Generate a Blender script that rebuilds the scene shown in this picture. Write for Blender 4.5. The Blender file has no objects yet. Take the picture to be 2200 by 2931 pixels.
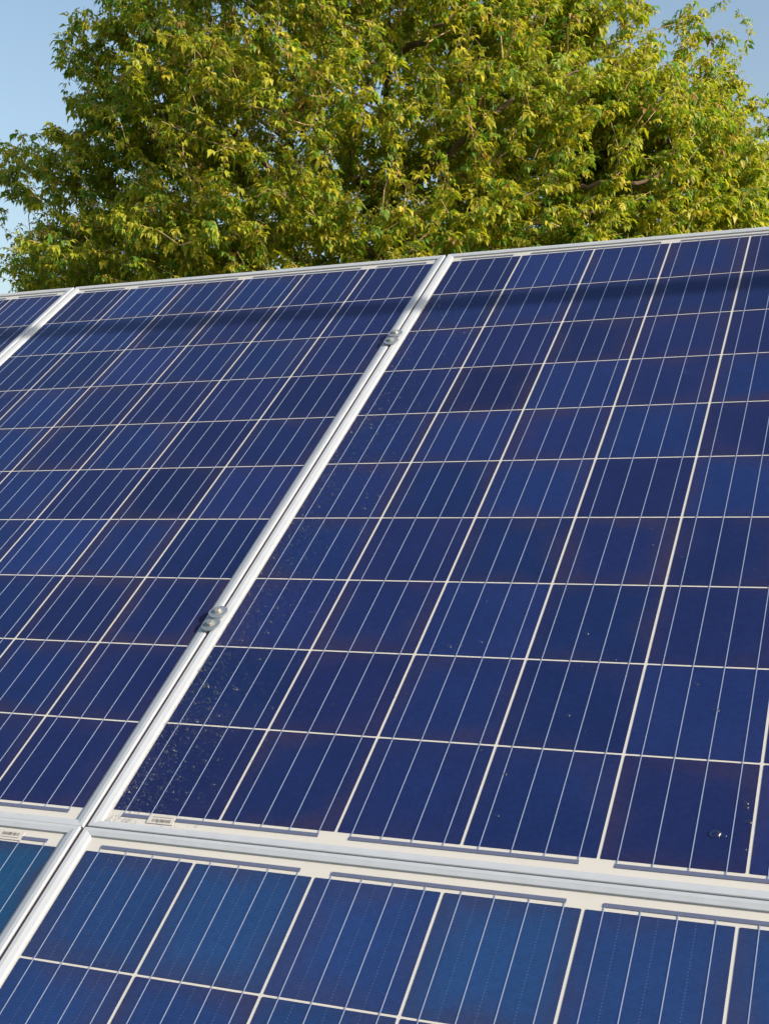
import bpy, math, random
import numpy as np
from mathutils import Matrix, Vector

scene = bpy.context.scene
col = scene.collection
random.seed(7)
rng = np.random.default_rng(11)

# ------------------------------------------------------------------ camera, sky, sun
TILT = math.radians(36.035)                    # tilt of the solar array
ORIGIN = Vector((0.0, 0.0, 1.25))              # lower left cell corner of the upper right panel
ARRAY = Matrix.Translation(ORIGIN) @ Matrix.Rotation(TILT, 4, 'X')   # array plane -> world

cam_data = bpy.data.cameras.new('camera')
cam = bpy.data.objects.new('camera', cam_data)
col.objects.link(cam)
right = Vector((0.92013228, 0.31449054, -0.23335012))
down = Vector((-0.00401148, -0.58827665, -0.8086498))
fwd = Vector((-0.39158714, 0.74500086, -0.54003077))
rot = Matrix((right, -down, -fwd)).transposed().to_4x4()
cam.matrix_world = ARRAY @ Matrix.Translation((0.98783528, -0.91952826, 1.14192933)) @ rot
cam_data.sensor_fit = 'VERTICAL'
cam_data.sensor_height = 24.0
cam_data.sensor_width = 18.0
cam_data.lens = 3725.97 / 2931.0 * 24.0
cam_data.clip_start = 0.02
cam_data.clip_end = 3000.0
scene.camera = cam

SUN_EL = math.radians(27.0)
SUN_AZ = math.radians(100.0)                    # measured from +Y towards +X
sun_dir = Vector((math.sin(SUN_AZ) * math.cos(SUN_EL), math.cos(SUN_AZ) * math.cos(SUN_EL), math.sin(SUN_EL)))
world = bpy.data.worlds.new('World')
scene.world = world
world.use_nodes = True
wn = world.node_tree
sky = wn.nodes.new('ShaderNodeTexSky')
sky.sky_type = 'NISHITA'
sky.sun_disc = False
sky.sun_elevation = SUN_EL
sky.sun_rotation = SUN_AZ
sky.air_density = 1.3
sky.dust_density = 3.0
sky.ozone_density = 1.2
bg = wn.nodes['Background']
bg.inputs['Strength'].default_value = 0.122
wn.links.new(sky.outputs['Color'], bg.inputs['Color'])

sun_data = bpy.data.lights.new('sun', 'SUN')
sun_data.energy = 4.6
sun_data.angle = math.radians(0.53)
sun_data.color = (1.0, 0.88, 0.70)
sun = bpy.data.objects.new('sun', sun_data)
col.objects.link(sun)
sun.rotation_euler = sun_dir.to_track_quat('Z', 'Y').to_euler()
sun.location = (8, 0, 8)

scene.view_settings.view_transform = 'Standard'
scene.view_settings.look = 'None'
scene.view_settings.exposure = 0.70
scene.view_settings.gamma = 1.0
scene.cycles.max_bounces = 8
scene.cycles.transparent_max_bounces = 8

# ------------------------------------------------------------------ helpers
def mesh_obj(name, verts, faces, mat=None, parent=None, smooth=False, fmat=None, matrix=None):
    me = bpy.data.meshes.new(name)
    me.from_pydata([tuple(v) for v in verts], [], faces)
    mats = mat if isinstance(mat, (list, tuple)) else [mat]
    for m in mats:
        if m: me.materials.append(m)
    if fmat: me.polygons.foreach_set('material_index', fmat)
    if smooth: me.polygons.foreach_set('use_smooth', [True] * len(faces))
    me.update()
    return link(name, me, parent, matrix)

def link(name, data, parent=None, matrix=None):
    o = bpy.data.objects.new(name, data)
    col.objects.link(o)
    if parent: o.parent = parent
    if matrix is not None:
        if parent: o.matrix_local = matrix
        else: o.matrix_world = matrix
    return o

def tag(o, label=None, cat=None, group=None, kind=None):
    if label: o['label'] = label
    if cat: o['category'] = cat
    if group: o['group'] = group
    if kind: o['kind'] = kind
    return o

class MB:
    def __init__(s): s.v, s.f, s.m = [], [], []
    def add(s, v, f, m=0):
        b = len(s.v); s.v += [tuple(x) for x in v]; s.f += [tuple(i + b for i in q) for q in f]; s.m += [m] * len(f)
    def box(s, x0, x1, y0, y1, z0, z1, m=0):
        v = [(x, y, z) for z in (z0, z1) for y in (y0, y1) for x in (x0, x1)]
        s.add(v, [(0, 2, 3, 1), (4, 5, 7, 6), (0, 1, 5, 4), (2, 6, 7, 3), (0, 4, 6, 2), (1, 3, 7, 5)], m)
    def rect(s, x0, x1, y0, y1, z, m=0):
        s.add([(x0, y0, z), (x1, y0, z), (x1, y1, z), (x0, y1, z)], [(0, 1, 2, 3)], m)
    def lathe(s, prof, n, m=0, cap=True):
        v = []; f = []
        for r, z in prof:
            v += [(r * math.cos(2 * math.pi * k / n), r * math.sin(2 * math.pi * k / n), z) for k in range(n)]
        for j in range(len(prof) - 1):
            for k in range(n):
                f.append((j * n + k, j * n + (k + 1) % n, (j + 1) * n + (k + 1) % n, (j + 1) * n + k))
        if cap:
            f.append(tuple(range(n))[::-1]); f.append(tuple((len(prof) - 1) * n + k for k in range(n)))
        s.add(v, f, m)
    def build(s, name, mat, parent=None, smooth=False, matrix=None):
        return mesh_obj(name, s.v, s.f, mat, parent, smooth, s.m if isinstance(mat, (list, tuple)) else None, matrix)

def new_mat(name):
    m = bpy.data.materials.new(name); m.use_nodes = True
    nt = m.node_tree
    return m, nt, nt.nodes['Principled BSDF']

def N(nt, typ, **kw):
    n = nt.nodes.new(typ)
    for k, v in kw.items(): setattr(n, k, v)
    return n

def math_n(nt, op, a, b=None, c=None, clamp=False):
    n = N(nt, 'ShaderNodeMath', operation=op); n.use_clamp = clamp
    for i, x in enumerate((a, b, c)):
        if x is None: continue
        if isinstance(x, (int, float)): n.inputs[i].default_value = x
        else: nt.links.new(x, n.inputs[i])
    return n.outputs[0]

def mix_c(nt, fac, a, b, blend='MIX'):
    n = N(nt, 'ShaderNodeMix', data_type='RGBA', blend_type=blend)
    for i, x in ((0, fac), (6, a), (7, b)):
        if isinstance(x, (int, float)): n.inputs[i].default_value = x
        elif isinstance(x, tuple): n.inputs[i].default_value = x + (1.0,) if len(x) == 3 else x
        else: nt.links.new(x, n.inputs[i])
    return n.outputs[2]

def ramp(nt, fac, a, b, smooth=True):
    n = N(nt, 'ShaderNodeMapRange'); n.interpolation_type = 'SMOOTHSTEP' if smooth else 'LINEAR'
    nt.links.new(fac, n.inputs[0]); n.inputs[1].default_value = a; n.inputs[2].default_value = b
    return n.outputs[0]

# ------------------------------------------------------------------ materials
def cell_material(name, dotted):
    m, nt, p = new_mat(name)
    L = nt.links.new
    tc = N(nt, 'ShaderNodeTexCoord'); oi = N(nt, 'ShaderNodeObjectInfo')
    sep = N(nt, 'ShaderNodeSeparateXYZ'); L(tc.outputs['Object'], sep.inputs[0])
    ax = math_n(nt, 'ABSOLUTE', sep.outputs[0]); ay = math_n(nt, 'ABSOLUTE', sep.outputs[1])
    # slow cloudy variation inside every wafer
    off = N(nt, 'ShaderNodeVectorMath', operation='SCALE'); off.inputs[0].default_value = (37.0, 17.0, 5.0); L(oi.outputs['Random'], off.inputs['Scale'])
    addv = N(nt, 'ShaderNodeVectorMath', operation='ADD'); L(tc.outputs['Object'], addv.inputs[0]); L(off.outputs[0], addv.inputs[1])
    nz = N(nt, 'ShaderNodeTexNoise'); nz.inputs['Scale'].default_value = 9.0; nz.inputs['Detail'].default_value = 3.0; L(addv.outputs[0], nz.inputs['Vector'])
    # brownish violet rim of the anti-reflection coating
    wob = math_n(nt, 'MULTIPLY', math_n(nt, 'SUBTRACT', nz.outputs[0], 0.5), 0.11)
    ed = math_n(nt, 'ADD', math_n(nt, 'MAXIMUM', ax, ay), wob)
    rim = ramp(nt, ed, 0.038, 0.095)
    strength = math_n(nt, 'MULTIPLY_ADD', oi.outputs['Random'], 0.65, 0.10)
    rimf = math_n(nt, 'MULTIPLY', rim, strength)
    c1 = mix_c(nt, rimf, oi.outputs['Color'], (0.024, 0.020, 0.050))
    # crystal grains
    vor = N(nt, 'ShaderNodeTexVoronoi'); vor.inputs['Scale'].default_value = 210.0; L(addv.outputs[0], vor.inputs['Vector'])
    sepc = N(nt, 'ShaderNodeSeparateColor'); L(vor.outputs['Color'], sepc.inputs[0])
    g = math_n(nt, 'MULTIPLY_ADD', sepc.outputs[0], 0.16, 0.92)
    cl = math_n(nt, 'MULTIPLY_ADD', nz.outputs[0], 0.36, 0.82)
    g = math_n(nt, 'MULTIPLY', g, cl)
    # screen printed fingers, 2 mm apart
    fr = math_n(nt, 'PINGPONG', math_n(nt, 'MULTIPLY', sep.outputs[1], 500.0), 0.5)
    fin = math_n(nt, 'GREATER_THAN', fr, 0.445)
    c2 = mix_c(nt, 1.0, c1, (1, 1, 1), 'MULTIPLY')
    vm = N(nt, 'ShaderNodeVectorMath', operation='SCALE'); L(c1, vm.inputs[0]); L(g, vm.inputs['Scale'])
    c3 = mix_c(nt, math_n(nt, 'MULTIPLY', fin, 0.13 if dotted else 0.03), vm.outputs[0], (0.30, 0.36, 0.50))
    if dotted:                                  # faint dotted line half way between busbars
        d = math_n(nt, 'PINGPONG', math_n(nt, 'ADD', sep.outputs[0], 0.0), 0.0195)
        near = math_n(nt, 'LESS_THAN', d, 0.00028)
        dash = math_n(nt, 'GREATER_THAN', math_n(nt, 'PINGPONG', math_n(nt, 'MULTIPLY', sep.outputs[1], 250.0), 0.5), 0.30)
        c3 = mix_c(nt, math_n(nt, 'MULTIPLY', math_n(nt, 'MULTIPLY', near, dash), 0.27), c3, (0.25, 0.33, 0.48))
    L(c3, p.inputs['Base Color'])
    p.inputs['Roughness'].default_value = 0.42
    p.inputs['Specular IOR Level'].default_value = 0.04
    p.inputs['Coat Weight'].default_value = 1.0
    p.inputs['Coat Roughness'].default_value = 0.10
    p.inputs['Coat IOR'].default_value = 1.11
    return m

M_CELL = cell_material('silicon_cell', False)
M_CELL_B = cell_material('silicon_cell_dotted', True)

def simple(name, colr, rough=0.5, metal=0.0, spec=0.5, coat=0.0, noise=0.0, nscale=60.0, bump=0.0, stretch=None):
    m, nt, p = new_mat(name); L = nt.links.new
    p.inputs['Roughness'].default_value = rough
    p.inputs['Metallic'].default_value = metal
    p.inputs['Specular IOR Level'].default_value = spec
    p.inputs['Coat Weight'].default_value = coat
    p.inputs['Coat Roughness'].default_value = 0.1
    p.inputs['Coat IOR'].default_value = 1.36
    tc = N(nt, 'ShaderNodeTexCoord')
    nz = N(nt, 'ShaderNodeTexNoise'); nz.inputs['Scale'].default_value = nscale; nz.inputs['Detail'].default_value = 5.0
    L(tc.outputs['Object'], nz.inputs['Vector'])
    k = math_n(nt, 'MULTIPLY_ADD', nz.outputs[0], 2 * noise, 1 - noise)
    vm = N(nt, 'ShaderNodeVectorMath', operation='SCALE'); vm.inputs[0].default_value = colr; L(k, vm.inputs['Scale'])
    L(vm.outputs[0], p.inputs['Base Color'])
    L(math_n(nt, 'MULTIPLY_ADD', nz.outputs[0], 0.16, rough - 0.08), p.inputs['Roughness'])
    if bump:
        b = N(nt, 'ShaderNodeBump'); b.inputs['Strength'].default_value = bump; b.inputs['Distance'].default_value = 0.001
        L(nz.outputs[0], b.inputs['Height']); L(b.outputs[0], p.inputs['Normal'])
    return m

M_FRAME = simple('anodised_aluminium', (0.345, 0.378, 0.43), 0.6, 0.0, 0.25, 0, 0.09, 45, 0.06)
M_BACK = simple('white_backsheet', (0.455, 0.45, 0.436), 0.5, 0, 0.4, 1.0, 0.03, 30)
M_RIBBON = simple('tinned_ribbon', (0.29, 0.36, 0.54), 0.35, 0.35, 0.5, 0.6, 0.05, 300)
M_BUS = simple('tinned_bus_ribbon', (0.115, 0.135, 0.22), 0.4, 0.3, 0.5, 0.6, 0.10, 200)
M_LABEL = simple('label_paper', (0.425, 0.415, 0.40), 0.5, 0, 0.3, 1.0, 0.03, 200)
M_INK = simple('label_ink', (0.035, 0.032, 0.035), 0.6, 0, 0.3, 0.6, 0.1, 300)
M_ZINC = simple('zinc_plated_steel', (0.15, 0.185, 0.23), 0.5, 0.2, 0.5, 0, 0.14, 220, 0.1)
M_BOLT = simple('bright_zinc_bolt', (0.36, 0.36, 0.35), 0.35, 0.6, 0.5, 0, 0.14, 300, 0.1)
M_RED = simple('red_oxide_steel', (0.16, 0.035, 0.03), 0.6, 0, 0.4, 0, 0.2, 20, 0.1)
M_POLE = simple('galvanised_pole', (0.45, 0.46, 0.47), 0.45, 0.6, 0.5, 0, 0.12, 12)
M_BARK = simple('bark', (0.10, 0.072, 0.05), 0.85, 0, 0.2, 0, 0.45, 18, 0.6)
M_TWIG = simple('young_twig_bark', (0.40, 0.28, 0.165), 0.7, 0, 0.3, 0, 0.35, 6)

def water_material(name, tint):
    """Thin clear drops: light passes through, the skin mirrors sky and sun."""
    m, nt, p = new_mat(name); L = nt.links.new
    tr = N(nt, 'ShaderNodeBsdfTransparent'); tr.inputs['Color'].default_value = tint + (1,)
    gl = N(nt, 'ShaderNodeBsdfGlossy'); gl.inputs['Roughness'].default_value = 0.25
    lw = N(nt, 'ShaderNodeLayerWeight'); fr = math_n(nt, 'MULTIPLY_ADD', math_n(nt, 'POWER', lw.outputs['Facing'], 2.5), 0.8, 0.05)
    mx = N(nt, 'ShaderNodeMixShader'); L(fr, mx.inputs[0]); L(tr.outputs[0], mx.inputs[1]); L(gl.outputs[0], mx.inputs[2])
    L(mx.outputs[0], nt.nodes['Material Output'].inputs['Surface'])
    return m
M_WATER = water_material('water', (0.80, 0.82, 0.86))
M_WATER_CLEAR = water_material('clear_water', (0.975, 0.975, 0.98))

def leaf_material():
    m, nt, p = new_mat('leaf'); L = nt.links.new
    at = N(nt, 'ShaderNodeAttribute', attribute_name='tint')
    L(at.outputs['Color'], p.inputs['Base Color'])
    p.inputs['Roughness'].default_value = 0.45
    p.inputs['Specular IOR Level'].default_value = 0.35
    tr = N(nt, 'ShaderNodeBsdfTranslucent')
    tcol = mix_c(nt, 1.0, at.outputs['Color'], (1.1, 1.2, 0.5), 'MULTIPLY')
    L(tcol, tr.inputs['Color'])
    mx = N(nt, 'ShaderNodeMixShader'); mx.inputs[0].default_value = 0.5
    L(p.outputs[0], mx.inputs[1]); L(tr.outputs[0], mx.inputs[2])
    L(mx.outputs[0], nt.nodes['Material Output'].inputs['Surface'])
    return m
M_LEAF = leaf_material()

# ------------------------------------------------------------------ ground
def ground():
    m, nt, p = new_mat('meadow'); L = nt.links.new
    tc = N(nt, 'ShaderNodeTexCoord')
    a = N(nt, 'ShaderNodeTexNoise'); a.inputs['Scale'].default_value = 0.8; a.inputs['Detail'].default_value = 6
    b = N(nt, 'ShaderNodeTexNoise'); b.inputs['Scale'].default_value = 60; b.inputs['Detail'].default_value = 4
    L(tc.outputs['Object'], a.inputs['Vector']); L(tc.outputs['Object'], b.inputs['Vector'])
    c = mix_c(nt, ramp(nt, a.outputs[0], 0.35, 0.65), (0.06, 0.09, 0.025), (0.12, 0.115, 0.04))
    c = mix_c(nt, math_n(nt, 'MULTIPLY', b.outputs[0], 0.6), c, (0.03, 0.045, 0.012))
    L(c, p.inputs['Base Color']); p.inputs['Roughness'].default_value = 0.9
    bp = N(nt, 'ShaderNodeBump'); bp.inputs['Strength'].default_value = 0.8; bp.inputs['Distance'].default_value = 0.04
    L(b.outputs[0], bp.inputs['Height']); L(bp.outputs[0], p.inputs['Normal'])
    n = 60; v = []; f = []
    ring = np.concatenate([np.linspace(0, 40, 30)[1:], np.geomspace(45, 1500, 14)])
    v.append((0, 0, 0))
    for r in ring:
        for k in range(n):
            x, y = r * math.cos(2 * math.pi * k / n), r * math.sin(2 * math.pi * k / n)
            v.append((x, y, 0.05 * math.sin(x * 0.7) * math.cos(y * 0.6) * min(1, r / 8)))
    for k in range(n): f.append((0, 1 + k, 1 + (k + 1) % n))
    for j in range(len(ring) - 1):
        for k in range(n):
            b0 = 1 + j * n
            f.append((b0 + k, b0 + n + k, b0 + n + (k + 1) % n, b0 + (k + 1) % n))
    o = mesh_obj('ground', v, f, m, smooth=True)
    tag(o, 'uneven green meadow ground under the panels and the tree', 'ground', kind='structure')
ground()

# ------------------------------------------------------------------ solar panels
PITCH, HC, HCY = 0.160, 0.078, 0.0785          # cell pitch, half cell width, half cell height
SIDE, MARGX, MARGY, LIP = 0.0150, 0.0047, 0.022, 0.0115
ZTOP = 0.0045                                   # frame lip above the glass
X0, X1 = 0.002 - MARGX - SIDE, 0.958 + MARGX + SIDE
Y0, Y1 = 0.0015 - MARGY - LIP, 1.5985 + MARGY - 0.002 + LIP
W_STEP = 1.00153

def frame_mesh():
    """Four mitred extrusions; every lip is flat outside and slopes down to the glass inside."""
    mb = MB()
    def bar(a, b, inner_dir, w):
        # a, b outer corners; w lip width; mitre: inner offset pulls the ends in
        a = Vector(a); b = Vector(b); d = (b - a).normalized(); n = Vector(inner_dir)
        wa = SIDE if abs(d.y) < 0.5 else LIP      # width of the adjoining bars
        k = wa / w
        prof = [(0.0, -0.038), (0.0, ZTOP - 0.0010), (0.0007, ZTOP - 0.0001), (0.0013, ZTOP), (w * 0.46, ZTOP), (w * 0.52, ZTOP - 0.0003), (w * 0.97, ZTOP - 0.0018), (w, ZTOP - 0.0023), (w, -0.0006), (w * 0.9, -0.006), (w * 0.16, -0.006), (w * 0.16, -0.038)]
        v = []
        for s, base in ((1, a), (-1, b)):
            for off, z in prof:
                q = base + n * off + d * (s * (off * k + 0.00012))
                v.append((q.x, q.y, z))
        m = len(prof); f = [(i, (i + 1) % m, m + (i + 1) % m, m + i) for i in range(m)]
        f += [tuple(range(m)), tuple(range(m, 2 * m))[::-1]]
        mb.add(v, f)
    bar((X0, Y0), (X1, Y0), (0, 1), LIP)
    bar((X1, Y1), (X0, Y1), (0, -1), LIP)
    bar((X0, Y1), (X0, Y0), (1, 0), SIDE)
    bar((X1, Y0), (X1, Y1), (-1, 0), SIDE)
    return mb

def fix_normals(o):
    import bmesh
    bm = bmesh.new(); bm.from_mesh(o.data); bmesh.ops.recalc_face_normals(bm, faces=bm.faces[:]); bm.to_mesh(o.data); bm.free()

def make_panel(blue, seed, label_shown=True):
    """A panel lying in its own XY plane with the glass at z = 0."""
    r = random.Random(seed)
    root = bpy.data.objects.new('solar_panel', None); col.objects.link(root)
    root.empty_display_size = 0.1
    fr = frame_mesh().build('frame', M_FRAME, root); fix_normals(fr)
    mb = MB(); mb.box(X0 + SIDE * 0.5, X1 - SIDE * 0.5, Y0 + LIP * 0.5, Y1 - LIP * 0.5, -0.0055, -0.0005)
    mb.build('backsheet', M_BACK, root)
    c = 0.0011
    cv = [(-HC + c, -HCY, 0), (HC - c, -HCY, 0), (HC, -HCY + c, 0), (HC, HCY - c, 0), (HC - c, HCY, 0), (-HC + c, HCY, 0), (-HC, HCY - c, 0), (-HC, -HCY + c, 0)]
    cv += [(x, y, -0.0004) for x, y, z in cv]
    cf = [tuple(range(8))] + [(i, i + 8, (i + 1) % 8 + 8, (i + 1) % 8) for i in range(8)]
    me = bpy.data.meshes.new('solar_cell'); me.from_pydata(cv, [], cf); me.materials.append(M_CELL_B if blue else M_CELL); me.update()
    for j in range(10):
        for i in range(6):
            o = link('solar_cell', me, root)
            o.location = (PITCH * (i + 0.5), PITCH * (j + 0.5), 0)
            t = r.random(); u = r.gauss(0, 1)
            if blue:
                a, b = (0.008, 0.024, 0.098), (0.0095, 0.037, 0.124)
            else:
                a, b = (0.0085, 0.0145, 0.068), (0.0075, 0.0195, 0.086)
            k = 1 + 0.10 * u
            o.color = tuple(max(0.004, (a[q] + (b[q] - a[q]) * t) * k) for q in range(3)) + (1,)
    # interconnect ribbons: one long strip per busbar and column
    rb = MB(); rb.box(-0.00056, 0.00056, -0.0075, 1.6070, 0.0002, 0.0005)
    rme = None
    for i in range(6):
        for q in range(4):
            x = PITCH * i + 0.0215 + 0.039 * q
            if rme is None:
                o = rb.build('busbar_ribbon', M_RIBBON, root); rme = o.data
            else: o = link('busbar_ribbon', rme, root)
            o.location = (x, 0, 0)
    # cross ribbons collecting the strings at both ends
    def cross(xa, xb, y):
        m = MB(); m.box(xa - 0.0011, xb + 0.0011, y - 0.0026, y + 0.0026, -0.0002, 0.0007)
        m.build('cross_ribbon', M_BUS, root)
    first = lambda i: PITCH * i + 0.0215
    last = lambda i: PITCH * i + 0.1385
    for i in (0, 2, 4): cross(first(i), last(i + 1), -0.0062)
    cross(first(0), last(0), 1.6060); cross(first(1), last(2), 1.6060); cross(first(3), last(4), 1.6060); cross(first(5), last(5), 1.6060)
    # white barcode sticker over the first cross ribbon
    m = MB(); m.box(0.0605, 0.0995, -0.0150, -0.0012, 0.0001, 0.00085)
    lab = m.build('barcode_label', M_LABEL, root)
    m = MB(); x = 0.067
    rr = random.Random(5)
    while x < 0.0935:
        w = rr.choice((0.0003, 0.0003, 0.0006, 0.0009)); m.rect(x, x + w, -0.0126, -0.0078, 0.00095); x += w + rr.choice((0.0004, 0.0006, 0.0009))
    x = 0.066
    while x < 0.0945:                                  # tiny unreadable print line above the bars
        w = rr.choice((0.0006, 0.0008, 0.0010)); m.rect(x, x + w, -0.0052, -0.0042, 0.00095); x += w + 0.0005
    m.build('barcode', M_INK, lab)
    return root

UP = lambda x, y: ARRAY @ Matrix.Translation((x, y, 0))
DOWN = lambda x, y: ARRAY @ Matrix.Translation((x, y, 0)) @ Matrix.Rotation(math.pi, 4, 'Z')
G = 'solar panels of the tilted array'
p1 = make_panel(False, 3); p1.matrix_world = UP(0, 0)
tag(p1, 'upper right dark blue solar panel with water droplets, the one shown nearly whole', 'solar panel', G)
p2 = make_panel(False, 21); p2.matrix_world = UP(-W_STEP, -0.0024)
tag(p2, 'upper dark blue solar panel left of the bolted seam, under the tree', 'solar panel', G)
p3 = make_panel(False, 34); p3.matrix_world = UP(-2 * W_STEP, -0.0040)
tag(p3, 'solar panel of which only a sliver shows at the far left edge, below the tree', 'solar panel', G)
p4 = make_panel(True, 48); p4.matrix_world = DOWN(0.960 - 0.0026, -0.0658)
tag(p4, 'lower right solar panel with brighter blue cells along the bottom of the photo', 'solar panel', G)
p5 = make_panel(True, 55); p5.matrix_world = DOWN(0.960 - 0.0030 - W_STEP, -0.0658)
tag(p5, 'lower left solar panel, teal blue corner at the bottom left with barcode label', 'solar panel', G)
for ch in p5.children:
    if ch.name.startswith('solar_cell'):
        ch.color = (ch.color[0] * 0.8, ch.color[1] * 1.65, ch.color[2] * 1.12, 1)

# ------------------------------------------------------------------ clamp bolts with big washers in the seam
GAPX = (X0 + X1 - W_STEP) / 2
def clamp(y, tilt, dz, spin, label):
    root = bpy.data.objects.new('clamp_bolt', None); col.objects.link(root)
    root.matrix_world = ARRAY @ Matrix.Translation((GAPX, y, ZTOP + dz)) @ Matrix.Rotation(tilt[0], 4, 'X') @ Matrix.Rotation(tilt[1], 4, 'Y') @ Matrix.Rotation(spin, 4, 'Z')
    m = MB(); m.lathe([(0.0035, 0.0001), (0.0147, 0.0001), (0.0154, 0.0007), (0.0154, 0.0015), (0.0147, 0.0021), (0.0075, 0.0023), (0.0035, 0.0017), (0.0035, 0.0001)], 40, cap=False)
    w = m.build('washer', M_ZINC, root)
    m = MB(); m.lathe([(0.0052, 0.0021), (0.0058, 0.0024), (0.0058, 0.0056), (0.0046, 0.0066), (0.002, 0.0068)], 6)
    m.lathe([(0.0076, 0.0018), (0.0076, 0.0026), (0.0070, 0.0029)], 24)
    m.lathe([(0.003, -0.045), (0.003, 0.0018)], 10)
    m.build('bolt_head', M_BOLT, root)
    return tag(root, label, 'bolt', 'washer bolts holding the panels')
clamp(0.3865, (math.radians(-4.5), math.radians(2)), 0.0030, 0.3, 'upper zinc washer and bolt of the nearer pair on the seam')
clamp(0.3595, (math.radians(1.5), math.radians(-2)), 0.0018, 0.9, 'lower zinc washer and bolt of the nearer pair on the seam')
clamp(1.2590, (math.radians(-3), math.radians(4)), 0.0030, 0.1, 'upper zinc washer and bolt of the farther pair, near the top edge')
clamp(1.2310, (math.radians(2), math.radians(3)), 0.0018, 0.7, 'lower zinc washer and bolt of the farther pair, near the top edge')

# ------------------------------------------------------------------ support structure under the array
sup = bpy.data.objects.new('support_frame', None); col.objects.link(sup)
sup.location = (0, 0, 0)
tag(sup, 'red oxide steel support frame under the solar panels, seen in the seams', 'support frame')
for x in (GAPX, GAPX - W_STEP, GAPX + W_STEP - 0.06):
    m = MB(); m.box(x - 0.03, x + 0.03, -1.68, 1.60, -0.10, -0.0395)
    m.box(x + 0.0000, x + 0.0023, -0.03, 1.60, -0.0392, 0.0012); m.box(x - 0.0028, x - 0.0005, -1.68, -0.0301, -0.0392, 0.0012)
    o = m.build('rafter', M_RED, sup, matrix=ARRAY)
for y in (-1.25, -0.40, 0.375, 1.245):
    m = MB(); m.box(-2.0, 0.99, y - 0.02, y + 0.02, -0.145, -0.1005)
    m.build('purlin', M_RED, sup, matrix=ARRAY)
for x in (GAPX, GAPX - W_STEP, GAPX + W_STEP - 0.06):
    for y in (-1.2, 1.2):
        q = ARRAY @ Vector((x, y, -0.146))
        m = MB(); m.box(q.x - 0.03, q.x + 0.03, q.y - 0.03, q.y + 0.03, -0.1, q.z - 0.02)
        m.build('post', M_RED, sup)

# ------------------------------------------------------------------ overhead cable whose shadow crosses the upper panels
def cable():
    q = ARRAY @ Vector((0, 1.392, 0)); T = 3.3
    n = 40; pts = []
    for k in range(n + 1):
        x = -9.0 + 25.0 * k / n
        pts.append(Vector((x, q.y + sun_dir.y * T, q.z + sun_dir.z * T + 0.0004 * (x - 2.6) ** 2)))
    m = MB(); v = []; f = []
    for i, c in enumerate(pts):
        for k in range(10):
            a = 2 * math.pi * k / 10
            v.append((c.x, c.y + 0.029 * math.cos(a), c.z + 0.029 * math.sin(a)))
    for i in range(n):
        for k in range(10): f.append((i * 10 + k, i * 10 + (k + 1) % 10, i * 10 + 10 + (k + 1) % 10, i * 10 + 10 + k))
    m.add(v, f)
    o = m.build('overhead_cable', M_RUBBER, None, True)
    tag(o, 'thick black cable strung overhead, its thin shadow lies across the upper panels', 'cable')
    for e, lab in ((pts[0], 'wooden pole carrying the cable left of the array'), (pts[-1], 'wooden pole carrying the cable right of the array')):
        root = bpy.data.objects.new('utility_pole', None); col.objects.link(root); root.location = (e.x, e.y - 0.16, 0)
        tag(root, lab, 'pole', 'poles of the overhead cable')
        m = MB(); m.lathe([(0.13, -0.2), (0.12, 2.5), (0.105, e.z + 0.6)], 20); m.build('shaft', M_BARK, root, True)
        m = MB(); m.box(-0.02, 0.02, 0.09, 0.20, e.z - 0.06, e.z + 0.06); m.build('bracket', M_ZINC, root)
M_RUBBER = simple('black_rubber', (0.02, 0.02, 0.022), 0.6, 0, 0.4, 0, 0.1, 30)
cable()

# ------------------------------------------------------------------ water on the glass
def dome(mb, x, y, r, h, z=0.00002, n=8, ex=1.0, ang=0.0, wob=0.0):
    ca, sa = math.cos(ang), math.sin(ang)
    rings = [(1.0, 0.0), (0.93, 0.38), (0.68, 0.76), (0.33, 0.95)]
    v = []
    wv = [1 + wob * random.uniform(-1, 1) for _ in range(n)]
    for rr, hh in rings:
        for k in range(n):
            a = 2 * math.pi * k / n
            px, py = r * rr * ex * math.cos(a) * wv[k], r * rr * math.sin(a) * wv[k]
            v.append((x + px * ca - py * sa, y + px * sa + py * ca, z + h * hh))
    v.append((x, y, z + h))
    f = []
    for j in range(3):
        for k in range(n): f.append((j * n + k, j * n + (k + 1) % n, (j + 1) * n + (k + 1) % n, (j + 1) * n + k))
    for k in range(n): f.append((3 * n + k, 3 * n + (k + 1) % n, 4 * n))
    mb.add(v, f, 1 if (-0.0658 < y < 0.001 or x < 0.0015) else 0)     # drops on the white margins are clearer

mb = MB(); rd = random.Random(77)
cnt = 0
while cnt < 4600:
    y = rd.uniform(-0.02, 1.45); x = -0.004 + abs(rd.gauss(0, 0.062))
    if x > 0.2: continue
    fall = math.exp(-max(0, y) / 0.55)
    if rd.random() > 0.10 + 0.90 * fall: continue
    big = rd.random()
    r = rd.uniform(0.0004, 0.0009) if big < 0.86 else rd.uniform(0.0009, 0.0017) if big < 0.97 else rd.uniform(0.0017, 0.0032)
    if y < 0.3 and rd.random() < 0.15: r *= 1.5
    dome(mb, x, y, r, r * rd.uniform(0.35, 0.55), ex=rd.uniform(0.9, 1.5), ang=rd.uniform(0, 3), wob=0.08); cnt += 1
for _ in range(150):                                        # thin scatter over the rest
    x, y = rd.uniform(0.15, 0.94), rd.uniform(0.0, 1.5); r = rd.uniform(0.0004, 0.0012)
    dome(mb, x, y, r, r * 0.5, ex=rd.uniform(0.9, 1.6), ang=rd.uniform(0, 3))
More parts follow.
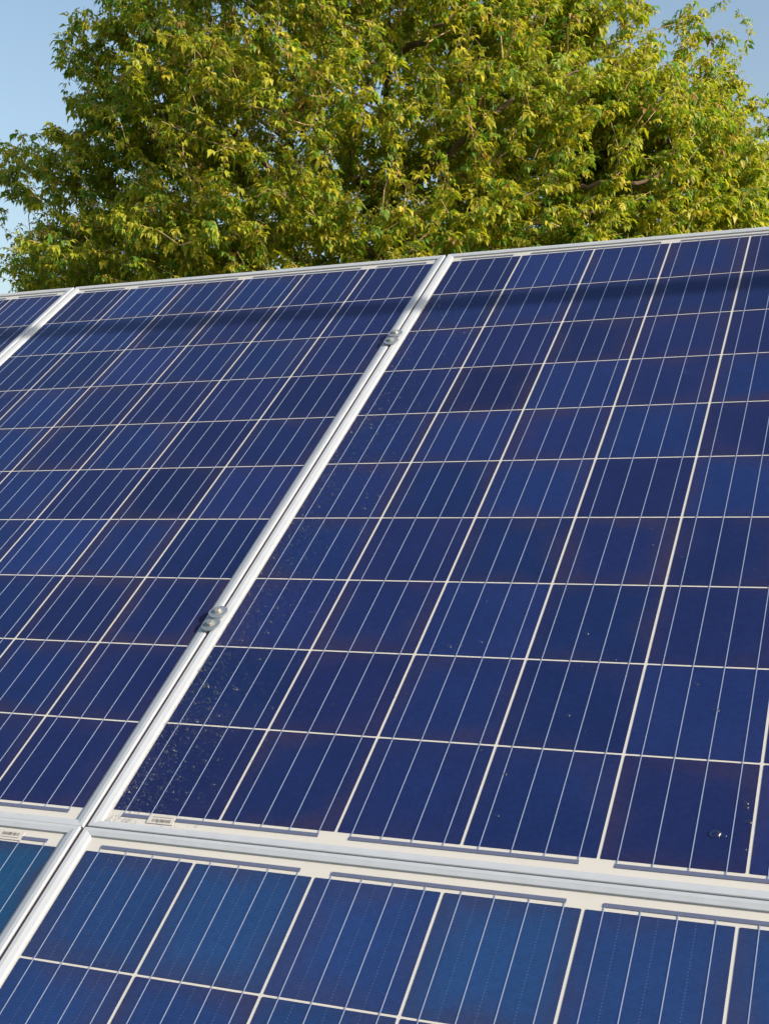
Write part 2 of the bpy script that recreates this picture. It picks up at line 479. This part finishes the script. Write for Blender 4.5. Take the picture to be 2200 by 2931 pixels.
for _ in range(110):
    x, y = -0.006 + abs(rd.gauss(0, 0.05)), -0.075 - abs(rd.gauss(0, 0.14)); r = rd.uniform(0.0004, 0.0014)
    dome(mb, x, y, r, r * 0.33, ex=rd.uniform(0.9, 1.6), ang=rd.uniform(0, 3))
for x, y, r in ((0.006, -0.0150, 0.0016), (0.0145, -0.0152, 0.0022), (0.0125, -0.0085, 0.0012), (0.047, -0.0178, 0.0018), (0.041, -0.0165, 0.001)):
    dome(mb, x, y, r, r * 0.5, n=12, wob=0.08)
LIST = [(1990, 1958, .0024), (2048, 2033, .003), (1625, 2047, .0026), (2134, 2300, .003), (2134, 2312, .0024), (2139, 2353, .0028), (2130, 2432, .0016), (1678, 1814, .0028), (1420, 2335, .0024), (1443, 2216, .002), (1865, 1560, .002), (1947, 1594, .0015), (1285, 1851, .003), (1374, 1838, .003), (1315, 1846, .002)]
CAMP = np.array([0.98783528, -0.91952826, 1.14192933]); RM = np.array([right, down, fwd])
def on_glass(px, py):                                       # where the photograph shows a drop on the glass
    d = RM.T @ np.array([(px - 1100) / 3725.97, (py - 1465.5) / 3725.97, 1.0]); t = -CAMP[2] / d[2]; q = CAMP + t * d
    return q[0], q[1]
for px, py, r in LIST:
    x, y = on_glass(px, py); dome(mb, x, y, r, r * 0.5, n=12, ex=rd.uniform(1, 1.6), ang=rd.uniform(-.4, .4), wob=0.1)
o = mb.build('water_droplets', [M_WATER, M_WATER_CLEAR], None, True, ARRAY)
tag(o, 'fine water droplets sprinkled over the left column of the upper right panel', 'droplets', kind='stuff')
mb = MB(); x, y = on_glass(2046, 2388); dome(mb, x, y, 0.0055, 0.0030, n=20, ex=1.25, ang=0.2, wob=0.10); dome(mb, x + 0.0105, y - 0.001, 0.0020, 0.0009, n=12)
o = mb.build('water_drop', M_WATER, None, True, ARRAY); tag(o, 'largest single water drop on the dark cell near the lower right corner', 'water drop')
mb = MB(); dome(mb, 0.0282, -0.0146, 0.0030, 0.0012, n=20, ex=1.5, ang=-0.1, wob=0.08); dome(mb, 0.0355, -0.0152, 0.0026, 0.0012, n=20, ex=1.5, ang=0.1, wob=0.08)
o = mb.build('water_puddle', M_WATER_CLEAR, None, True, ARRAY); tag(o, 'small clear puddle on the white margin left of the barcode label', 'puddle')

# ------------------------------------------------------------------ trees
CW = cam.matrix_world.translation
FH = Vector((ARRAY.to_3x3() @ fwd).xy.to_3d()).normalized(); RH = Vector((FH.y, -FH.x, 0))
FHn, RHn = np.array(FH), np.array(RH)
def spot(px, py, d):
    """World point d metres ahead that the 1660 px wide view shows at px, py."""
    lat = (px * 1.32530 - 1100) / 3725.97 * d; z = CW.z - (py * 1.32530 - 1465.5) / 3725.97 * d
    return np.array(CW) * np.array([1, 1, 0]) + FHn * d + RHn * lat + np.array([0, 0, z])

def grow(trunk, coarse, medium, fine, limbs=()):
    """Join points to a skeleton: each new point hangs on the node that gives a short, outward running branch."""
    pos = [np.array(q) for q in trunk]; par = [-1] + list(range(len(trunk) - 1))
    dist = [0.0]
    for i in range(1, len(trunk)): dist.append(dist[-1] + np.linalg.norm(pos[i] - pos[i - 1]))
    def attach(pts, w, step, sag, first=0):
        base = np.array(trunk[first])
        order = np.argsort(np.linalg.norm(pts - base, axis=1))
        P = np.zeros((len(pos) + 12 * len(pts) + 10, 3)); D = np.zeros(len(P)); n = len(pos)
        P[:n] = pos; D[:n] = dist
        for k in order:
            q = pts[k]
            dl = np.linalg.norm(P[first:n] - q, axis=1)
            # prefer nodes lying below the tip so twigs rise
            up = np.maximum(0, P[first:n, 2] - q[2] + 0.1) * 0.9
            i = int(np.argmin(dl + w * D[first:n] + up)) + first
            L = dl[i - first]; m = min(11, max(1, int(L / step)))
            prev = i; a = P[i].copy()
            side = rng.normal(0, 1, 3) * L * 0.09
            for s in range(1, m + 1):
                t = s / m
                c = a + (q - a) * t + side * math.sin(math.pi * t) + np.array([0, 0, 1]) * sag * L * math.sin(math.pi * t)
                P[n] = c; D[n] = D[prev] + np.linalg.norm(c - P[prev]); pos.append(c); dist.append(D[n]); par.append(prev)
                prev = n; n += 1
            ends.append(prev)
    for root_i, pts in limbs:
        prev = root_i
        for q in pts:
            for t in (0.33, 0.67, 1.0):
                c = np.array(q) if t == 1.0 else pos[prev] + (q - pos[prev]) * (0.33 if t < 0.34 else 0.5) + rng.normal(0, 0.02, 3)
                dist.append(dist[prev] + np.linalg.norm(c - pos[prev])); pos.append(c); par.append(prev); prev = len(pos) - 1
    ends = []
    attach(coarse, 0.35, 0.30, -0.06, 3)
    attach(medium, 0.25, 0.16, 0.03, 4)
    ends.clear()
    attach(fine, 0.15, 0.12, 0.05, 5)
    return np.array(pos), np.array(par), np.array(ends)

def radii(par, tip, power, base):
    n = len(par); a = np.zeros(n); has = np.zeros(n, bool); has[par[par >= 0]] = True
    a[~has] = tip ** power
    for i in range(n - 1, 0, -1): a[par[i]] += a[i]
    r = a ** (1 / power)
    return r * min(1.0, base / r[0]) if r[0] > base else r

def tubes(name, pos, par, r, sel, sides, mat, parent):
    idx = np.array([i for i in range(1, len(par)) if sel(r[par[i]] * 0.5 + r[i] * 0.5)])
    if not len(idx): return None
    a, b = pos[par[idx]], pos[idx]; d = b - a; d /= np.linalg.norm(d, axis=1)[:, None] + 1e-9
    ref = np.where(np.abs(d[:, 2:3]) > 0.9, [[1.0, 0, 0]], [[0, 0, 1.0]])
    u = np.cross(d, ref); u /= np.linalg.norm(u, axis=1)[:, None]; w = np.cross(d, u)
    ra = np.minimum(r[par[idx]], r[idx] * 1.6)[:, None]; rb = r[idx][:, None]
    V = np.zeros((len(idx), 2, sides, 3))
    for k in range(sides):
        c, s = math.cos(2 * math.pi * k / sides), math.sin(2 * math.pi * k / sides)
        V[:, 0, k] = a + (u * c + w * s) * ra - d * ra * 0.3; V[:, 1, k] = b + (u * c + w * s) * rb + d * rb * 0.3
    q = np.array([[k, (k + 1) % sides, sides + (k + 1) % sides, sides + k] for k in range(sides)])
    F = (np.arange(len(idx)) * 2 * sides)[:, None, None] + q[None]
    return quick_mesh(name, V.reshape(-1, 3), F.reshape(-1, 4), mat, parent, True)

def quick_mesh(name, V, F, mat, parent, smooth=False, tint=None):
    me = bpy.data.meshes.new(name)
    k = F.shape[1]
    me.vertices.add(len(V)); me.vertices.foreach_set('co', V.astype(np.float32).ravel())
    me.loops.add(F.size); me.loops.foreach_set('vertex_index', F.astype(np.int32).ravel())
    me.polygons.add(len(F)); me.polygons.foreach_set('loop_start', np.arange(0, F.size, k, dtype=np.int32))
    me.polygons.foreach_set('use_smooth', np.full(len(F), smooth))
    if tint is not None:
        at = me.color_attributes.new('tint', 'FLOAT_COLOR', 'POINT')
        at.data.foreach_set('color', tint.astype(np.float32).ravel())
    me.materials.append(mat); me.update(calc_edges=True); me.validate()
    return link(name, me, parent)

def leaves(pos, par, ends, per, size, tints, parent):
    """Compound leaves of five drooping leaflets set along every shoot."""
    n = len(ends) * per
    e = np.repeat(ends, per); a = pos[par[e]]; b = pos[e]
    g = pos[par[par[e]]] if True else a
    t = rng.uniform(-0.9, 1.0, n)[:, None]
    base = np.where(t > 0, a + (b - a) * t, a + (g - a) * (-t))
    sh = b - a; sh /= np.linalg.norm(sh, axis=1)[:, None] + 1e-9
    out = rng.normal(0, 1, (n, 3)); out += sh * 0.5; out[:, 2] += 0.15
    out /= np.linalg.norm(out, axis=1)[:, None]
    pet = size * rng.uniform(0.35, 0.9, n)[:, None]
    hub = base + out * pet + np.array([0, 0, -0.25]) * pet
    az = out * [1, 1, 0]; az /= np.linalg.norm(az, axis=1)[:, None] + 1e-9
    droop = rng.uniform(-0.45, 0.85, n)                       # how far the leaf hangs
    sd = np.stack([-az[:, 1], az[:, 0], np.zeros(n)], 1)
    sd = sd + np.array([0, 0, 1]) * rng.normal(0, 0.35, n)[:, None]
    fw = az * np.cos(droop)[:, None] + np.array([0, 0, -1]) * np.sin(droop)[:, None]
    upv = np.cross(sd, fw); upv *= np.sign(upv[:, 2:3] + 1e-9)
    sc = size * (rng.uniform(0.45, 1.35, n) ** 1.1)[:, None]
    tint = tints(n, pos[e])
    Vs, Fs, Ts = [], [], []
    specs = [(0.0, 0.55, 1.0), (52, 0.22, 0.88), (-52, 0.22, 0.88), (64, -0.38, 0.78), (-64, -0.38, 0.78)]
    nv = 0
    for ang, along, ln in specs:
        keep = rng.random(n) < (1.0 if ang == 0 else 0.9 if along > 0 else 0.62)
        m = int(keep.sum())
        A = math.radians(ang) + rng.normal(0, 0.22, m)
        f, s, u, S = fw[keep], sd[keep], upv[keep], sc[keep] * ln * rng.uniform(0.85, 1.15, m)[:, None]
        d = f * np.cos(A)[:, None] + s * np.sin(A)[:, None] - np.array([0, 0, 1]) * rng.uniform(0.05, 0.75, m)[:, None]
        d /= np.linalg.norm(d, axis=1)[:, None]
        x = np.cross(d, u); x /= np.linalg.norm(x, axis=1)[:, None] + 1e-9
        nrm = np.cross(x, d)
        h = hub[keep] + f * along * sc[keep] * 0.9
        fold = rng.uniform(0.02, 0.16, m)[:, None]
        wd = rng.uniform(0.21, 0.30, m)[:, None]
        p0 = h; pc = h + d * S * 0.48 ; pl = h + d * S * 0.42 - x * S * wd + nrm * S * fold; pr = h + d * S * 0.42 + x * S * wd + nrm * S * fold
        tip = h + d * S * 1.0 - nrm * S * 0.20 - np.array([0, 0, 0.10]) * S
        V = np.stack([p0, pl, pc, pr, tip], 1)
        F = np.array([[0, 2, 1], [0, 3, 2], [1, 2, 4], [2, 3, 4]])[None] + (nv + np.arange(m) * 5)[:, None, None]
        nv += 5 * m
        tt = tint[keep] * rng.uniform(0.82, 1.18, m)[:, None]
        T = np.concatenate([np.repeat(tt[:, None], 5, 1), np.ones((m, 5, 1))], 2)
        Vs.append(V.reshape(-1, 3)); Fs.append(F.reshape(-1, 3)); Ts.append(T.reshape(-1, 4))
    return quick_mesh('crown', np.concatenate(Vs), np.concatenate(Fs), M_LEAF, parent, False, np.concatenate(Ts))

def lobes_points(lobes, n, shell, shrink=1.0):
    """Random points in a union of ellipsoids (centre, radii, weight); shell > 0 pushes them outward."""
    w = np.array([l[2] for l in lobes], float); w /= w.sum(); out = []
    for (c, r, _), k in zip(lobes, rng.multinomial(n, w)):
        v = rng.normal(0, 1, (k, 3)); v /= np.linalg.norm(v, axis=1)[:, None]
        rad = shrink * rng.random(k) ** (1 / (3 + shell))
        out.append(np.array(c) + (v[:, :1] * RHn * r[0] + v[:, 1:2] * FHn * r[1] + v[:, 2:] * np.array([0, 0, r[2]])) * rad[:, None])
    return np.concatenate(out)

def box_elder_tint(n, at):
    k = rng.random(n)[:, None]; j = rng.random(n)
    a, b, c = np.array([0.25, 0.31, 0.028]), np.array([0.51, 0.45, 0.044]), np.array([0.10, 0.235, 0.036])
    t = a * (1 - k) + b * k
    t = np.where((j < 0.32)[:, None], c + (a - c) * k * 0.8, t)
    t = np.where((j > 0.955)[:, None], np.array([0.33, 0.22, 0.05]), t)
    return t

def tree(name, label, group, trunk, lobes, nc, nm, nf, per, size, tints, tip=0.0021, base=0.2, clear=1.0, limbs=()):
    root = bpy.data.objects.new(name, None); col.objects.link(root); root.location = tuple(trunk[0])
    coarse, medium, fine = lobes_points(lobes, nc, 0, 0.72), lobes_points(lobes, nm, 1.0, 0.86), lobes_points(lobes, nf, 2.2)
    coarse, medium, fine = [q[q[:, 2] > clear] for q in (coarse, medium, fine)]
    # uneven growth: thin out the shoots where a slow noise is low, so that holes open in the crown
    ph = rng.uniform(0, 6, 6)
    hole = np.sin(fine[:, 0] * 5.1 + ph[0] + 1.3 * np.sin(fine[:, 2] * 3.3 + ph[3])) + np.sin(fine[:, 1] * 4.3 + ph[1] + fine[:, 2] * 1.7) + np.sin(fine[:, 2] * 5.9 + ph[2] + 1.2 * np.sin(fine[:, 0] * 1.9))
    fine = fine[hole + rng.normal(0, 0.7, len(fine)) > -1.0]
    pos, par, ends = grow(trunk, coarse, medium, fine, limbs)
    r = radii(par, tip, 2.35, base)
    k0 = len(trunk)
    for _, pts in limbs:                                     # the main boughs keep some girth to their ends
        m = 3 * len(pts); r[k0:k0 + m] = np.maximum(r[k0:k0 + m], np.linspace(0.038, 0.010, m)); k0 += m
    rel = pos - np.array(trunk[0])
    tubes('trunk', rel, par, r, lambda x: x >= 0.011, 8, M_BARK, root)
    tubes('twigs', rel, par, r, lambda x: x < 0.011, 4, M_TWIG, root)
    leaves(rel, par, ends, per, size, tints, root)
    tag(root, label, 'tree', group)
    return root

D = 11.0
def L(px, py, d, rx, ry, rz, w): return (spot(px, py, d), (rx, ry, rz), w)
c0 = spot(850, 450, D)
trunk = [np.array([c0[0], c0[1], 0.0]), np.array([c0[0] + .05, c0[1], 0.6]), np.array([c0[0] + .02, c0[1] + .05, 1.1]), spot(845, 560, D), spot(850, 400, D + .05), spot(835, 240, D), spot(842, 90, D - .05), spot(850, -80, D), spot(830, -250, D)]
main_lobes = [
    L(800, 330, D, 2.45, 2.2, 1.75, 42), L(760, 60, D, 2.1, 1.9, 1.5, 24), L(800, -220, D, 1.6, 1.5, 1.1, 8),
    L(300, 440, D, 1.0, 1.1, 0.95, 6), L(110, 400, D + .3, 0.55, 0.7, 0.6, 1.5), L(170, 570, D + .1, 0.6, 0.7, 0.45, 1.7), L(300, 130, D, 0.65, 0.8, 0.8, 3.6),
    L(1250, 380, D - .2, 1.3, 1.3, 1.15, 15), L(1480, 430, D, 0.8, 0.9, 0.85, 9), L(1200, 120, D, 0.9, 1.0, 0.75, 7), L(1560, 540, D, .6, .7, .5, 4),
    L(1400, 260, D, .7, .7, .55, 5), L(800, 560, D - .4, 3.0, 1.6, 0.6, 20), L(1540, 90, D, 0.36, 0.4, 0.45, 1.0), L(1600, 300, D + .4, .28, .4, .55, .8)]
main_limbs = [
    (3, [spot(960, 520, D - .5), spot(1060, 455, D - .8), spot(1130, 440, D - 1.2), spot(1230, 402, D - 1.2), spot(1300, 390, D - 1.2), spot(1410, 385, D - .9), spot(1500, 330, D - .6)]),
    (4, [spot(900, 370, D - .6), spot(960, 345, D - .9), spot(1050, 250, D - 1.2), spot(1130, 190, D - 1.2), spot(1250, 150, D - .9)]),
    (6, [spot(880, 105, D - .9), spot(930, 75, D - 1.4), spot(990, 20, D - 1.5)]),
    (4, [spot(760, 380, D - .4), spot(690, 440, D - .6), spot(560, 330, D - .8), spot(480, 250, D - .7)])]
tree('box_elder_tree', 'large sunlit yellow green tree filling the top of the photo behind the panels', 'trees behind the array',
     trunk, main_lobes, 60, 700, 12000, 12, 0.057, box_elder_tint, limbs=main_limbs)

# paler tree farther back whose outer twigs reach in at the right edge
D2 = 15.0
def pale_tint(n, at):
    k = rng.random(n)[:, None]
    return np.array([0.13, 0.165, 0.04]) * (1 - k) + np.array([0.25, 0.24, 0.07]) * k
c2 = spot(1960, 450, D2)
trunk2 = [np.array([c2[0], c2[1], 0.0]), np.array([c2[0], c2[1] + .05, 0.8]), np.array([c2[0] - .05, c2[1], 1.4]), spot(1955, 560, D2), spot(1950, 400, D2), spot(1955, 220, D2), spot(1950, 60, D2)]
lob2 = [L(1930, 380, D2, 1.7, 1.7, 1.9, 20), L(1720, 380, D2 - .2, .75, .8, 0.85, 5), L(1655, 300, D2 - .3, .42, .5, 0.6, 1.3), L(1700, 520, D2, .7, .8, .6, 4), L(1960, 100, D2, 1.3, 1.3, 1.0, 8)]
tree('background_tree', 'paler thin leaved tree farther back at the right edge of the photo', 'trees behind the array',
     trunk2, lob2, 26, 220, 1500, 8, 0.085, pale_tint, base=0.12)

# low bush far left, just above the top edge of the panels
D3 = 17.0
c3 = spot(-40, 700, D3)
trunk3 = [np.array([c3[0], c3[1], 0.0])] + [np.array([c3[0] + .02 * k, c3[1], z]) for k, z in enumerate((0.3, 0.5, 0.7, 0.9, 1.1, 1.3))]
lob3 = [L(-60, 790, D3, 1.5, 1.2, 1.0, 8), L(110, 740, D3, 1.0, 0.9, 0.62, 5), L(290, 760, D3, .9, .8, .6, 3)]
tree('bush', 'low yellowish bush peeping over the panel edge at the far left', 'trees behind the array',
     trunk3, lob3, 20, 120, 700, 8, 0.085, box_elder_tint, base=0.05, clear=0.3)['category'] = 'bush'
